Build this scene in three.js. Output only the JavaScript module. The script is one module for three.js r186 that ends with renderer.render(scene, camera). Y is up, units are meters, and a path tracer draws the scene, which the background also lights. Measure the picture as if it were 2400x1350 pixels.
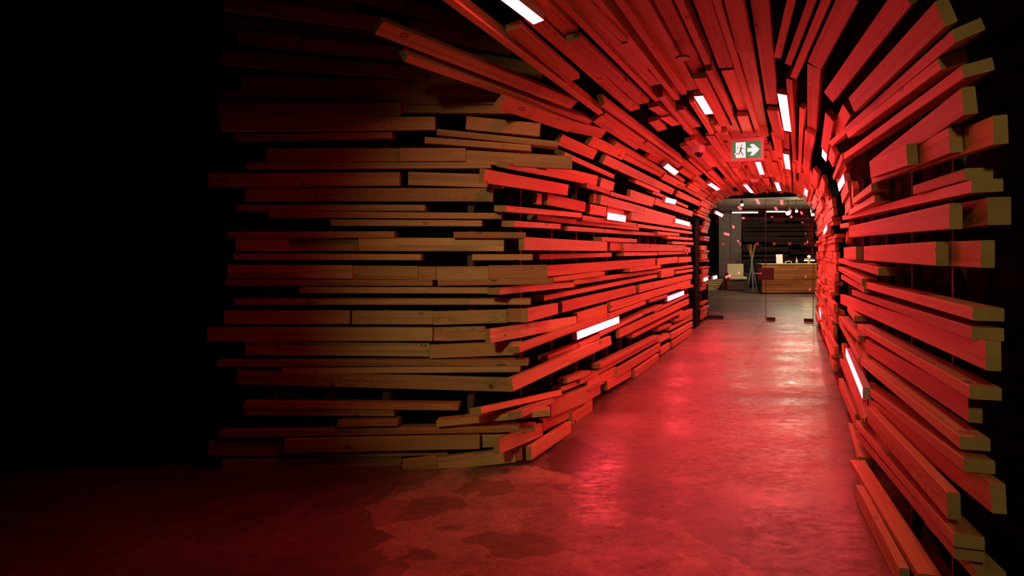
import * as THREE from 'three';
import { RectAreaLightUniformsLib } from 'three/addons/lights/RectAreaLightUniformsLib.js';
import { mergeGeometries } from 'three/addons/utils/BufferGeometryUtils.js';
import { RoundedBoxGeometry } from 'three/addons/geometries/RoundedBoxGeometry.js';

// ---------------------------------------------------------------- camera, light, exposure
const scene = new THREE.Scene();
scene.background = new THREE.Color(0x000000);
const FPX = 1300, PX = 1440, PY = 590, EYE = 1.55;
const camera = new THREE.PerspectiveCamera(2 * Math.atan(675 / FPX) * 180 / Math.PI, 2400 / 1350, 0.05, 80);
camera.position.set(0, EYE, 0);
camera.lookAt(0, EYE, -10);
camera.setViewOffset(2400, 1350, 1200 - PX, 675 - PY, 2400, 1350);   // shift lens: verticals stay vertical
const renderer = new THREE.WebGLRenderer({ antialias: true });
renderer.toneMapping = THREE.LinearToneMapping;
renderer.toneMappingExposure = 1.0;
renderer.shadowMap.enabled = true;
RectAreaLightUniformsLib.init();
const RED = new THREE.Color().setRGB(1, 0.048, 0.068);      // the light bars
const RED_POWER = 68;                                      // radiance of a bar
const WARM = new THREE.Color().setRGB(1, 0.70, 0.28);       // added foyer spotlights
const FOYER_POWER = 28;

// ---------------------------------------------------------------- helpers
let seed = 7;
const rnd = () => { seed = (seed * 1664525 + 1013904223) >>> 0; return seed / 4294967296; };
const rr = (a, b) => a + (b - a) * rnd();
const V = (x, y, z) => new THREE.Vector3(x, y, z);
const clamp = (x, a, b) => Math.min(b, Math.max(a, x));
const sm = (a, b, x) => { const t = clamp((x - a) / (b - a), 0, 1); return t * t * (3 - 2 * t); };
const mix = (a, b, t) => a + (b - a) * t;
const at = (px, py, d) => V((px - PX) / FPX * d, EYE - (py - PY) / FPX * d, -d);
const floorAt = (px, py) => at(px, py, EYE * FPX / (py - PY));
const taken = {};
function numbered(n) { const k = taken[n] = (taken[n] ?? -1) + 1; return k ? n + '_' + String(k).padStart(3, '0') : n; }
function shade(o) { o.traverse((c) => { if (c.isMesh) { c.castShadow = true; c.receiveShadow = true; } }); return o; }
function thing(name, label, category, pos = [0, 0, 0], turn = 0, group) {
  const o = new THREE.Group(); o.name = numbered(name); o.position.set(...pos); o.rotation.y = turn;
  o.userData = { label, category }; if (group) o.userData.group = group;
  scene.add(o); return o;
}
function structure(name, label) { const o = new THREE.Group(); o.name = name; o.userData = { kind: 'structure', label }; scene.add(o); return o; }
function part(parent, name, geo, mat, label) { const m = new THREE.Mesh(geo, mat); m.name = name; if (label) m.userData.label = label; m.castShadow = m.receiveShadow = true; parent.add(m); return m; }
const bx = (w, h, d, x = 0, y = 0, z = 0) => new THREE.BoxGeometry(w, h, d).translate(x, y, z);
const rbx = (w, h, d, r, x = 0, y = 0, z = 0) => new RoundedBoxGeometry(w, h, d, 2, r).translate(x, y, z);
function rod(a, b, r0, r1 = r0, seg = 10) {
  const d = b.clone().sub(a), L = d.length();
  const g = new THREE.CylinderGeometry(r1, r0, L, seg).translate(0, L / 2, 0);
  g.applyQuaternion(new THREE.Quaternion().setFromUnitVectors(V(0, 1, 0), d.normalize())); return g.translate(a.x, a.y, a.z);
}
// value noise
const PERM = new Float32Array(65536); { let q = 99; for (let i = 0; i < 65536; i++) { q = (q * 1664525 + 1013904223) >>> 0; PERM[i] = q / 4294967296; } }
const hash2 = (i, j) => PERM[((i * 73856093) ^ (j * 19349663)) & 65535];
function noise(x, y) {
  const i = Math.floor(x), j = Math.floor(y), fx = x - i, fy = y - j, u = fx * fx * (3 - 2 * fx), v = fy * fy * (3 - 2 * fy);
  return mix(mix(hash2(i, j), hash2(i + 1, j), u), mix(hash2(i, j + 1), hash2(i + 1, j + 1), u), v) * 2 - 1;
}
const fbm = (x, y, o = 4) => { let s = 0, a = 0.5; for (let k = 0; k < o; k++) { s += a * noise(x, y); x = x * 2.03 + 17.1; y = y * 2.03 + 5.7; a *= 0.5; } return s; };
const toS = (c) => { c = clamp(c, 0, 1); return 255 * (c <= 0.0031308 ? 12.92 * c : 1.055 * Math.pow(c, 1 / 2.4) - 0.055); };
function texture(w, h, f, srgb = true) {
  const data = new Uint8Array(w * h * 4), o = [0, 0, 0];
  for (let y = 0; y < h; y++) for (let x = 0; x < w; x++) {
    f(x, y, o); const k = (y * w + x) * 4;
    for (let c = 0; c < 3; c++) data[k + c] = srgb ? toS(o[c]) : clamp(o[c], 0, 1) * 255;
    data[k + 3] = 255;
  }
  const t = new THREE.DataTexture(data, w, h, THREE.RGBAFormat); t.wrapS = t.wrapT = THREE.RepeatWrapping;
  t.magFilter = t.minFilter = THREE.LinearFilter; if (srgb) t.colorSpace = THREE.SRGBColorSpace; t.needsUpdate = true; return t;
}

// ---------------------------------------------------------------- materials
// pine boards: ten strips of 0.12 m by 2.4 m on each sheet, every strip another board
const SHEET_U = 2.4, SHEET_V = 1.2, STRIP = 0.12;
function woodSheet(early, late, sd, stain) {
  seed = sd;
  const strips = [];
  for (let i = 0; i < 10; i++) {
    const knots = []; const n = 1 + Math.floor(rnd() * 4);
    for (let k = 0; k < n; k++) knots.push([rr(0.1, 2.3), rr(0.01, 0.108), rr(0.005, 0.018), rr(0.85, 2.2), rnd() < 0.45 ? rr(0.1, 0.4) : rr(0.7, 1)]);
    strips.push({ yc: rr(-0.12, 0.24), zc: rr(0.0, 0.09), sp: rr(0.0045, 0.0085), amp: rr(0.45, 0.95), tone: rr(0.72, 1.14), warm: rr(-0.14, 0.14), ox: rr(0, 100), knots, st: stain * (rnd() < 0.6 ? rr(0.3, 1) : 0.05) });
  }
  return texture(2048, 1024, (px, py, o) => {
    const x = px / 2048 * SHEET_U, y = py / 1024 * SHEET_V, i = Math.min(9, Math.floor(y / STRIP)), s = strips[i], v = y - i * STRIP;
    const wx = x / SHEET_U, edge = Math.min(wx, 1 - wx) * 8, loop = clamp(edge, 0, 1);
    let z = s.zc + loop * 0.07 * noise(x * 1.5 + s.ox, i * 7.3);
    let r = Math.sqrt((v - s.yc) ** 2 + z * z) + 0.0022 * noise(x * 3.1 + s.ox, v * 24) * loop;
    let kn = 0, rim = 0;
    for (const [kx, kv, R, el, fill] of s.knots) {
      const dx = (x - kx) / el, dv = v - kv, d = Math.sqrt(dx * dx + dv * dv) + R * 0.12 * noise(x * 160, v * 160);
      if (d < R * 6) { r += 0.011 * Math.exp(-(d * d) / (R * R * 3.2)); kn = Math.max(kn, fill * sm(R, R * 0.8, d)); rim = Math.max(rim, sm(R * 0.45, R * 0.85, d) * sm(R * 1.25, R * 0.95, d)); }
    }
    const f = r / s.sp - Math.floor(r / s.sp), ring = Math.pow(f, 2.6) * (1 - sm(0.93, 1, f));
    const fib = noise(x * 7, v * 900) * 0.05 + noise(x * 22, v * 420) * 0.045, blot = noise(x * 1.7 + s.ox, v * 14 + i) * 0.09;
    const streak = sm(0.1, 0.7, noise(x * 0.9 + s.ox * 3, v * 45 + i * 3)) * 0.35; const t = clamp(ring * s.amp + streak + 0.15 * blot, 0, 1), g = s.tone * (1 + fib + blot);
    for (let c = 0; c < 3; c++) o[c] = mix(early[c], late[c], t) * g * (1 + s.warm * (c === 0 ? 0.4 : -1));
    const st = s.st * sm(0.05, 0.6, fbm(x * 1.3 + s.ox, v * 26 + 3, 3) + 0.25 * ring);
    o[0] = mix(o[0], 0.2, st); o[1] = mix(o[1], 0.165, st); o[2] = mix(o[2], 0.125, st);
    o[0] = mix(o[0], 0.16, kn * 0.9); o[1] = mix(o[1], 0.055, kn * 0.9); o[2] = mix(o[2], 0.022, kn * 0.9);
    for (let c = 0; c < 3; c++) o[c] *= 1 - 0.7 * rim;
    const sp = noise(x * 130, v * 130); if (sp > 0.985) for (let c = 0; c < 3; c++) o[c] *= 0.5;
  });
}
const sheets = [
  woodSheet([0.66, 0.44, 0.2], [0.34, 0.16, 0.062], 11, 0.0),
  woodSheet([0.60, 0.37, 0.16], [0.30, 0.125, 0.05], 23, 0.15),
  woodSheet([0.57, 0.40, 0.19], [0.27, 0.145, 0.07], 37, 0.95),
  woodSheet([0.52, 0.30, 0.14], [0.24, 0.095, 0.038], 51, 0.3),
];
function endSheet(a, b, sd) {
  seed = sd; const N = 512, S = 0.6, cs = []; for (let i = 0; i < 9; i++) cs.push([rr(-0.08, 0.28), rr(-0.1, 0.3), rr(0.0035, 0.006)]);
  return texture(N, N, (px, py, o) => {
    const x = px / N * S, y = py / N * S, i = Math.min(2, Math.floor(x / 0.2)), j = Math.min(2, Math.floor(y / 0.2)), [cx, cy, sp] = cs[i * 3 + j];
    const lx = x - i * 0.2, ly = y - j * 0.2, r = Math.hypot(lx - cx, ly - cy) + 0.001 * noise(lx * 60, ly * 60), f = r / sp - Math.floor(r / sp);
    const t = Math.pow(f, 2) * (1 - sm(0.9, 1, f)), g = 1 + 0.12 * noise(x * 700, y * 700) + 0.12 * noise(x * 18, y * 18);
    for (let c = 0; c < 3; c++) o[c] = mix(a[c], b[c], t) * g;
  });
}
const endTex = [endSheet([0.40, 0.29, 0.125], [0.24, 0.155, 0.06], 71), endSheet([0.36, 0.255, 0.12], [0.19, 0.125, 0.05], 83)];
const woods = [], ends = endTex.map((t) => new THREE.MeshStandardMaterial({ map: t, roughness: 0.85 }));
for (const [k, t] of sheets.entries()) for (const c of [[1, 1, 1], [0.86, 0.82, 0.8]])
  woods.push(new THREE.MeshStandardMaterial({ map: t, color: new THREE.Color().setRGB(...c), roughness: 0.56, bumpMap: t, bumpScale: 0.0005 }));
const solid = (r, g, b, rough = 0.6, metal = 0) => new THREE.MeshStandardMaterial({ color: new THREE.Color().setRGB(r, g, b), roughness: rough, metalness: metal });
const M = {
  black: new THREE.MeshPhysicalMaterial({ color: new THREE.Color().setRGB(0.004, 0.004, 0.004), roughness: 0.95, specularIntensity: 0.15 }), stud: solid(0.07, 0.06, 0.06, 0.7), darkSteel: solid(0.02, 0.02, 0.022, 0.45, 0.4),
  steel: solid(0.5, 0.5, 0.52, 0.35, 0.8), housing: solid(0.42, 0.42, 0.43, 0.45), white: solid(0.5, 0.48, 0.46, 0.45), signRed: solid(0.42, 0.36, 0.34, 0.5),
  cream: solid(0.66, 0.56, 0.33, 0.75), darkWood: solid(0.05, 0.035, 0.025, 0.6), grey: solid(0.32, 0.34, 0.37, 0.5), orange: solid(0.6, 0.24, 0.06, 0.6),
  paper: solid(0.8, 0.76, 0.7, 0.7), bottle: solid(0.35, 0.45, 0.5, 0.3), amber: solid(0.55, 0.33, 0.1, 0.5), greyWall: solid(0.10, 0.095, 0.08, 0.6), ceilGrey: solid(0.32, 0.28, 0.22, 0.8),
};
M.redGlow = new THREE.MeshStandardMaterial({ color: 0x200000, emissive: RED, emissiveIntensity: 26, roughness: 0.5 });
M.whiteGlow = new THREE.MeshStandardMaterial({ color: 0xffffff, emissive: new THREE.Color().setRGB(1, 0.93, 0.8), emissiveIntensity: 3.2, roughness: 0.5 });
M.glass = new THREE.MeshPhysicalMaterial({ color: 0xffffff, transmission: 1, thickness: 0, roughness: 0.0, ior: 1.5 });

// ---------------------------------------------------------------- the shape of the tunnel
const TH = Math.atan(0.3225), CT = Math.cos(TH), ST = Math.sin(TH), UC = -0.695;
const toT = (p) => ({ u: p.x * CT + p.z * ST, s: p.x * ST - p.z * CT, y: p.y });          // across, along, up
const fromT = (u, s, y) => V(u * CT + s * ST, y, u * ST - s * CT);
const SPRING = 1.5, HALF = 1.16, RISE = 1.34, POW = 3.5;
function tunnel(p, off) {                                                                   // 1 on the lining, less inside
  const { u, s, y } = toT(p), du = u - UC;
  const flareR = s < 3.6 ? 0.13 * ((3.6 - s) / 1.5) ** 2 : 0;
  const q = 5 - s, flareL = 0.19 * (0.5 * (q + Math.sqrt(q * q + 0.25))) * (s < 9 ? 1 : 0) * (0.3 + 0.7 * sm(0, 1.2, y)) - (s < 9 ? 0 : 0);
  const flareT = s < 4 ? 0.07 * ((4 - s) / 1.5) ** 2 : 0;
  const a = HALF * (1 + (du > 0 ? flareR : sm(8.5, 6.5, s) * flareL)) - off, b = RISE * (1 + flareT) - off;
  if (y < SPRING) return Math.abs(du) / a;
  return Math.pow(Math.pow(Math.abs(du) / a, POW) + Math.pow((y - SPRING) / b, POW), 1 / POW);
}
function hitTunnel(px, py, off) {
  let d = 0.7; const f = (d) => tunnel(at(px, py, d), off);
  while (f(d) < 1 && d < 13.5) d += 0.03;
  let lo = d - 0.03, hi = d; for (let k = 0; k < 24; k++) { const m = (lo + hi) / 2; if (f(m) < 1) lo = m; else hi = m; }
  return at(px, py, lo);
}
function tunnelNormal(p, off) {
  const e = 1e-3, g = V(0, 0, 0), f0 = tunnel(p, off);
  g.set(tunnel(V(p.x + e, p.y, p.z), off) - f0, tunnel(V(p.x, p.y + e, p.z), off) - f0, tunnel(V(p.x, p.y, p.z + e), off) - f0);
  return g.normalize().negate();
}
const WALL_D = (x) => 3.91 + 0.086 * (x + 2.58), WALL_N = V(0.086, 0, 1).normalize();       // the plank wall beside the tunnel mouth
function hitWall(px, py, off) { const k = (px - PX) / FPX; const d = (3.91 + 0.086 * 2.58 - off) / (1 - 0.086 * k); return at(px, py, d); }

// ---------------------------------------------------------------- planks
const FACE = 0.098, EDGE = 0.045, CH = 0.0022;
function plankGeometry(L, w, t) {        // x along (0..L), y out of the wall (front at 0), z across
  const hw = w / 2, c = CH, prof = [[-hw + c, 0], [hw - c, 0], [hw, -c], [hw, -t + c], [hw - c, -t], [-hw + c, -t], [-hw, -t + c], [-hw, -c]];   // z, y
  const pos = [], nor = [], uv = [], idx = [], strip = [0, 1, 2, 3].map(() => Math.floor(rnd() * 10)), off = [0, 1, 2, 3].map(() => rr(0, SHEET_U)), shift = rr(0.002, STRIP - Math.max(w, t) - 0.002);
  const quad = (a, b, c2, d, n, uvs) => { const k = pos.length / 3; for (const p of [a, b, c2, d]) pos.push(...p); for (let i = 0; i < 4; i++) nor.push(...n); uv.push(...uvs); idx.push(k, k + 1, k + 2, k, k + 2, k + 3); };
  for (let i = 0; i < 8; i++) {
    const [z0, y0] = prof[i], [z1, y1] = prof[(i + 1) % 8], f = Math.floor(i / 2) % 4, nz = -(y1 - y0), ny = (z1 - z0), l = Math.hypot(nz, ny);
    const v0 = (strip[f] * STRIP + shift + (f % 2 ? -y0 : z0 + hw)) / SHEET_V, v1 = (strip[f] * STRIP + shift + (f % 2 ? -y1 : z1 + hw)) / SHEET_V, u0 = off[f] / SHEET_U, u1 = (off[f] + L) / SHEET_U;
    const A = [0, y0, z0], B = [L, y0, z0], C = [L, y1, z1], D = [0, y1, z1], s = Math.sign(ny * 1 + nz * 0) || 1;
    quad(A, D, C, B, [0, (z1 - z0) / l, -(y1 - y0) / l], [u0, v0, u0, v1, u1, v1, u1, v0]);
  }
  const sides = idx.length, eo = [Math.floor(rnd() * 3) * 0.2 + 0.05, Math.floor(rnd() * 3) * 0.2 + 0.01];
  for (const [x, n] of [[0, -1], [L, 1]]) {
    const k = pos.length / 3;
    for (const [z, y] of prof) { pos.push(x, y, z); nor.push(n, 0, 0); uv.push((eo[0] + (w > t ? z : -y - t / 2)) / 0.6, (eo[1] + (w > t ? -y : z + hw)) / 0.6); }
    for (let i = 1; i < 7; i++) n > 0 ? idx.push(k, k + i, k + i + 1) : idx.push(k, k + i + 1, k + i);
  }
  const g = new THREE.BufferGeometry();
  g.setAttribute('position', new THREE.Float32BufferAttribute(pos, 3)); g.setAttribute('normal', new THREE.Float32BufferAttribute(nor, 3)); g.setAttribute('uv', new THREE.Float32BufferAttribute(uv, 2));
  g.setIndex(idx); g.addGroup(0, sides, 0); g.addGroup(sides, idx.length - sides, 1); return g;
}
function frame(A, e, n) { const y = n.clone().addScaledVector(e, -n.dot(e)).normalize(), z = e.clone().cross(y); return new THREE.Matrix4().makeBasis(e, y, z).setPosition(A); }
function layPlank(parent, A, B, n, kind, o = {}) {
  const e = B.clone().sub(A), L = e.length(); e.normalize();
  let [w, t] = kind === 'w' ? [FACE, EDGE] : kind === 'n' ? [EDGE, FACE] : kind === 'd' ? [FACE, 0.075] : [EDGE, EDGE];
  if (o.w) w = o.w; if (o.t) t = o.t;
  const m = new THREE.Mesh(plankGeometry(L, w, t), [woods[o.m ?? Math.floor(Math.pow(rnd(), 1.25) * woods.length)], ends[Math.floor(rnd() * 2)]]);
  m.name = 'plank'; m.castShadow = m.receiveShadow = true;
  m.applyMatrix4(frame(A, e, n)); parent.add(m); return m;
}
// the walls and the ceiling that carry the planks
const wallLeft = structure('wall_left', 'foyer wall of stacked pine planks beside the tunnel mouth');
const tunnelLeft = structure('wall_tunnel_left', 'tunnel wall of stacked pine planks under red light');
const tunnelRight = structure('wall_tunnel_right', 'tunnel wall of staggered pine planks with square ends towards the foyer');
const ceiling = structure('ceiling', 'arched tunnel ceiling of pine planks with red light bars');
const home = (p) => { const t = toT(p); return t.y > 2.4 ? ceiling : t.u < UC ? tunnelLeft : tunnelRight; };

// rows of [x1, y1, x2, y2, kind, depth offset, options], measured on an enlarged view with origin (x0, y0) and scale k
function lay(surface, x0, y0, k, rows) {
  for (const [x1, y1, x2, y2, kind, p, o = {}] of rows) {
    const off = (p ?? (kind === 'w' ? -0.022 : 0)) + rr(-0.006, 0.006), q = [[x0 + x1 / k, y0 + y1 / k], [x0 + x2 / k, y0 + y2 / k]];
    let A, B, n;
    if (surface === 'wall') { if (q[0][0] < 480) q[0][0] += rr(10, 110); [A, B] = q.map(([x, y]) => hitWall(x, y, off)); n = WALL_N.clone(); layPlank(wallLeft, A, B, n, kind, o); continue; }
    [A, B] = q.map(([x, y], i) => (o['d' + (i + 1)] ? at(x, y, o['d' + (i + 1)]) : hitTunnel(x, y, off)));
    const low = kind === 'w' ? 0.05 : 0.026; [A, B].forEach((P, i) => { if (P.y < low) P.copy(at(...q[i], (EYE - low) * FPX / (q[i][1] - PY))); });
    n = tunnelNormal(A, off).add(tunnelNormal(B, off)).normalize(); if (o.roll) n.applyAxisAngle(B.clone().sub(A).normalize(), o.roll * Math.PI / 180);
    layPlank(home(A.clone().add(B).multiplyScalar(0.5)), A, B, n, kind, o);
  }
}
seed = 1001;
// ---- foyer wall, top to bottom
lay('wall', 860, 0, 3.376, [
  [-1250, -330, 300, 20, 'w'], [-250, -100, 900, 210, 'w'], [330, 205, 1130, 368, 'w'], [560, 420, 1390, 555, 'w'], [200, 838, 1150, 845, 'w', -0.05],
]);
lay('wall', 560, 0, 3.376, [
  [-330, -60, 900, 60, 'w', -0.05], [-300, 20, 1120, 185, 'w'], [-300, 190, 1250, 325, 'w', -0.08], [-300, 290, 1300, 430, 'w'], [-300, 450, 1720, 600, 'w', -0.01],
  [-300, 655, 2042, 705, 'w'], [-300, 765, 2040, 772, 'w', -0.03], [-300, 870, 1272, 866, 'w', 0.01], [-300, 985, 1550, 975, 'w', 0], [-300, 1082, 1210, 1070, 'n', 0],
  [215, 1230, 1400, 1225, 'w'], [-300, 1312, 1992, 1306, 'n'],
]);
lay('wall', 560, 380, 3.376, [
  [-300, 140, 1270, 132, 'w', 0], [1338, 128, 2093, 152, 'w'], [-300, 260, 602, 258, 'w', -0.03], [605, 255, 2005, 259, 'w'], [-300, 362, 1470, 362, 'n'], [235, 412, 2073, 426, 'n'], [725, 478, 1921, 484, 'n'],
  [-300, 575, 1228, 572, 'n'], [-300, 650, 387, 650, 'w'], [392, 650, 945, 650, 'w', -0.05, { m: 4 }], [947, 650, 2095, 653, 'w'], [-300, 748, 1440, 752, 'n'],
  [-300, 865, 897, 870, 'w', 0, { m: 4 }], [899, 872, 1418, 875, 'w', -0.03], [1421, 878, 1558, 880, 'w', -0.02, { m: 6 }], [1562, 880, 1972, 877, 'w', -0.02, { m: 2 }], [1974, 871, 2440, 866, 'w', -0.01, { m: 7 }],
  [-300, 955, 1530, 955, 'n'], [1573, 955, 2480, 943, 'n', 0.005], [478, 1012, 1973, 1016, 'n', 0, { m: 4 }], [-300, 1105, 2303, 1105, 'n'],
  [-300, 1228, 878, 1228, 'w'], [895, 1230, 1535, 1232, 'w', -0.03], [1537, 1236, 2117, 1220, 'w', -0.01, { m: 2 }], [2120, 1215, 2245, 1212, 'w', -0.02],
]);
lay('wall', 560, 760, 3.376, [
  [-300, 80, 1530, 80, 'w', -0.005], [1531, 80, 1950, 70, 'w', -0.04, { m: 4 }], [-300, 188, 1505, 205, 'w', -0.02, { m: 4 }], [1507, 218, 2240, 190, 'w', 0], [-300, 312, 2285, 305, 'n'], [340, 370, 2220, 355, 'n'],
  [-300, 420, 2127, 482, 'w', 0, { m: 5 }], [-300, 640, 1735, 658, 'n'], [-300, 695, 1228, 705, 'n', -0.01], [778, 788, 1258, 780, 'n', 0.03], [-300, 872, 2345, 827, 'n'],
  [1562, 790, 2460, 702, 'n', 0.07], [360, 965, 1903, 935, 'w', 0.02], [-300, 985, 355, 985, 'w', -0.04], [1903, 925, 2200, 920, 'w', -0.06], [650, 1032, 1650, 1012, 'n', -0.08],
  [-300, 1130, 1285, 1112, 'w', -0.02, { m: 4 }], [1293, 1132, 1575, 1102, 'w', 0.06, { m: 2 }], [1578, 1108, 2188, 1040, 'w', 0.05, { m: 6 }], [2190, 1030, 2240, 1025, 'w', 0.02],
]);
lay('wall', 1000, 220, 4.22, [[390, 285, 1120, 355, 'w', 0.01], [100, 375, 1295, 498, 'n', 0], [-20, 455, 1028, 535, 'n', 0.05], [-265, 600, 385, 600, 'w', 0.02, { m: 1 }], [388, 620, 1440, 680, 'w', 0.01]]);
lay('wall', 1000, 520, 4.22, [[265, 128, 970, 132, 'n', 0.03], [450, 350, 1040, 350, 'n', 0.01], [160, 1115, 580, 1100, 'w', -0.04]]);
// ---- tunnel, wall on the foyer side
lay('tunnel', 860, 0, 3.376, [
  [310, 468, 1771, 972, 'n', 0, { d1: 3.3 }], [95, 222, 1640, 832, 'w', 0, { d1: 3.1 }], [560, -60, 1850, 904, 'n', 0.03], [1160, 232, 1637, 636, 'w', 0],
]);
lay('tunnel', 1000, 220, 4.22, [
  [740, 95, 1430, 335, 'w', 0.02, { d1: 3.75 }], [1432, 330, 1758, 398, 'w', 0], [810, 712, 1330, 815, 'n', -0.02, { d1: 3.98 }], [570, 812, 1400, 952, 'w', 0.03, { d1: 3.85 }], [1090, 1035, 1140, 1045, 'w', -0.03], [1195, 1042, 1570, 1120, 'w', -0.01],
  [785, 1135, 1535, 1202, 'n', 0.02, { d1: 3.95 }], [1095, 1222, 2100, 1335, 'n', 0], [865, 1285, 1325, 1312, 'n', 0.02, { d1: 3.98 }], [1540, 1238, 1800, 1262, 'n', -0.02], [1390, 1330, 2400, 1400, 'n', -0.02], [1180, 745, 1688, 858, 'w', -0.04],
]);
lay('tunnel', 1000, 520, 4.22, [
  [965, 215, 1786, 243, 'w', 0.0, { d1: 4.05 }], [1115, 347, 1830, 325, 'n', 0], [1190, 487, 2260, 395, 'w', 0], [1255, 575, 1762, 512, 'n', 0], [720, 690, 1462, 622, 'n', 0.04, { d1: 3.85 }], [1464, 600, 2633, 440, 'n', -0.01],
  [1000, 925, 1300, 855, 'w', 0.01, { d1: 3.98 }], [1342, 845, 2070, 668, 'w', 0], [1160, 755, 2283, 535, 'n', 0], [630, 1128, 1485, 985, 'w', 0.04, { d1: 3.8 }], [1490, 955, 1785, 862, 'w', 0], [920, 1262, 2166, 800, 'n', 0.02, { d1: 3.88 }],
]);
lay('tunnel', 1000, 800, 4.22, [
  [850, 428, 1825, -12, 'w', 0.02, { d1: 3.9 }], [1200, 172, 1714, -49, 'n', 0.01], [1392, 390, 1615, 310, 'n', 0.02], [540, 682, 1335, 505, 'n', 0.07, { d1: 3.72 }], [940, 722, 1260, 580, 'n', 0.05, { d1: 3.78 }], [1210, 640, 1760, 395, 'n', 0],
  [1230, 690, 1590, 545, 'w', 0.01], [1150, 835, 1640, 600, 'w', -0.02], [720, 1040, 1147, 872, 'w', 0.05, { d1: 3.75 }], [1035, 1112, 1430, 850, 'w', 0.0, { d1: 4.05 }], [1440, 770, 1640, 640, 'w', -0.03], [1330, 480, 1700, 330, 'n', -0.03], [1590, 545, 1720, 470, 'w', -0.05],
]);
lay('tunnel', 1280, 240, 4.689, [
  [560, 182, 1030, 492, 'w', 0], [490, 422, 860, 592, 'w', 0], [870, 585, 1310, 805, 'w', -0.02], [1290, 815, 1520, 935, 'w', 0], [1545, 930, 1760, 1040, 'w', -0.01],
  [155, 412, 540, 580, 'w', 0], [640, 625, 1400, 985, 'w', 0], [1440, 1000, 1700, 1120, 'w', -0.01], [200, 570, 748, 818, 'n', 0], [985, 870, 1250, 985, 'n', 0], [1175, 985, 1560, 1150, 'n', -0.02],
  [0, 742, 560, 868, 'w', 0], [600, 880, 745, 928, 'w', -0.02], [450, 912, 702, 990, 'n', 0.01], [708, 1002, 1172, 1130, 'n', 0], [925, 1002, 1190, 1088, 'w', -0.02], [1200, 1085, 1610, 1228, 'w', -0.01],
  [520, 1055, 556, 1060, 'w', -0.04], [600, 1068, 1080, 1192, 'w', 0], [1082, 1195, 1420, 1285, 'w', -0.01], [482, 1172, 662, 1202, 'w', 0], [672, 1188, 858, 1222, 'w', -0.05], [935, 1250, 1600, 1370, 'w', 0],
  [1300, 1262, 1420, 1280, 's', -0.05], [400, 1265, 990, 1350, 'n', 0], [760, 460, 1300, 770, 'n', 0.0], [1050, 470, 1480, 700, 'w', -0.04], [1130, 580, 1320, 680, 'w', -0.04],
  [620, 30, 1490, 655, 'n', 0.03], [640, 130, 1070, 440, 's', 0], [1100, 440, 1470, 700, 'n', 0], [1490, 650, 1690, 800, 'w', -0.02], [1350, 760, 1520, 870, 'n', -0.02], [1480, 740, 1700, 880, 'w', -0.04],
]);
lay('tunnel', 1360, 360, 4.689, [
  [25, 705, 620, 785, 'n', 0], [630, 790, 1230, 872, 'n', 0], [850, 872, 1090, 892, 'n', -0.01], [960, 920, 1235, 940, 'n', 0], [240, 940, 625, 960, 'n', 0], [1015, 980, 1245, 990, 'n', 0],
  [330, 1020, 462, 1022, 'w', -0.03], [472, 1030, 1160, 1040, 'w', 0], [1160, 1058, 1212, 1058, 'w', -0.03], [480, 1106, 850, 1102, 'n', 0], [860, 1098, 1160, 1090, 'n', -0.01], [850, 1188, 1068, 1165, 'w', 0], [1082, 1170, 1220, 1162, 'w', 0],
  [550, 1282, 885, 1242, 'n', 0], [290, 615, 480, 650, 'w', -0.05], [500, 690, 560, 705, 'w', -0.06],
]);
lay('tunnel', 1360, 620, 4.689, [
  [890, 110, 1030, 92, 'w', 0], [1050, 92, 1240, 62, 'n', 0], [650, 268, 1230, 132, 'w', 0], [330, 470, 1212, 200, 'w', 0], [220, 770, 690, 545, 'n', 0.01], [690, 540, 900, 455, 'n', 0], [430, 762, 1195, 405, 'w', 0.01],
  [765, 402, 960, 345, 'n', 0], [820, 512, 1192, 335, 'n', 0], [580, 790, 1130, 512, 'n', 0], [1090, 560, 1235, 512, 'w', -0.01], [1045, 622, 1235, 560, 'n', 0], [220, 1120, 862, 792, 'n', 0.02], [0, 1290, 970, 765, 'n', 0],
  [415, 1192, 880, 905, 'w', 0.01], [600, 1205, 867, 1020, 'w', 0.02], [985, 712, 1235, 585, 'n', 0], [1000, 792, 1235, 655, 'w', 0.01], [1015, 882, 1230, 735, 'w', 0.02], [885, 960, 985, 890, 'w', 0], [870, 850, 1000, 780, 'n', 0],
  [-20, 1240, 105, 1190, 'n', 0.01], [300, 1330, 560, 1190, 'w', -0.01], [860, 720, 1000, 660, 'n', -0.01], [80, 1340, 390, 1170, 'w', -0.02], [1110, 260, 1245, 235, 'n', 0.02],
]);
// ---- tunnel ceiling
lay('tunnel', 1280, 0, 4.22, [
  [-250, -160, 245, 330, 'w', -0.05], [270, 402, 965, 1025, 'w', 0.0], [-150, 170, 880, 1090, 'w', -0.04], [60, -60, 1100, 1000, 'n', 0], [190, -60, 1080, 840, 'w', -0.03], [350, -30, 780, 408, 'n', 0], [490, -10, 1295, 990, 'n', 0],
  [700, -20, 1362, 935, 'n', 0.02], [890, -40, 1450, 890, 'w', -0.03], [1125, -40, 1515, 738, 'w', -0.06], [1518, 775, 1770, 1250, 'w', 0], [1300, -20, 1595, 640, 'n', 0], [780, 430, 1010, 680, 'n', -0.03],
  [1040, 880, 1110, 960, 'w', -0.06], [1130, 960, 1440, 1330, 'n', 0.02], [1060, 1060, 1180, 1140, 'w', -0.02], [1170, 1160, 1290, 1240, 'w', 0], [1060, 1200, 1150, 1290, 'w', 0], [1310, 1090, 1480, 1260, 'w', 0], [1390, 1260, 1560, 1420, 'w', -0.03],
  [1440, 1010, 1640, 1330, 'n', 0.02], [1620, 1200, 1800, 1480, 'w', -0.02],
]);
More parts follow.
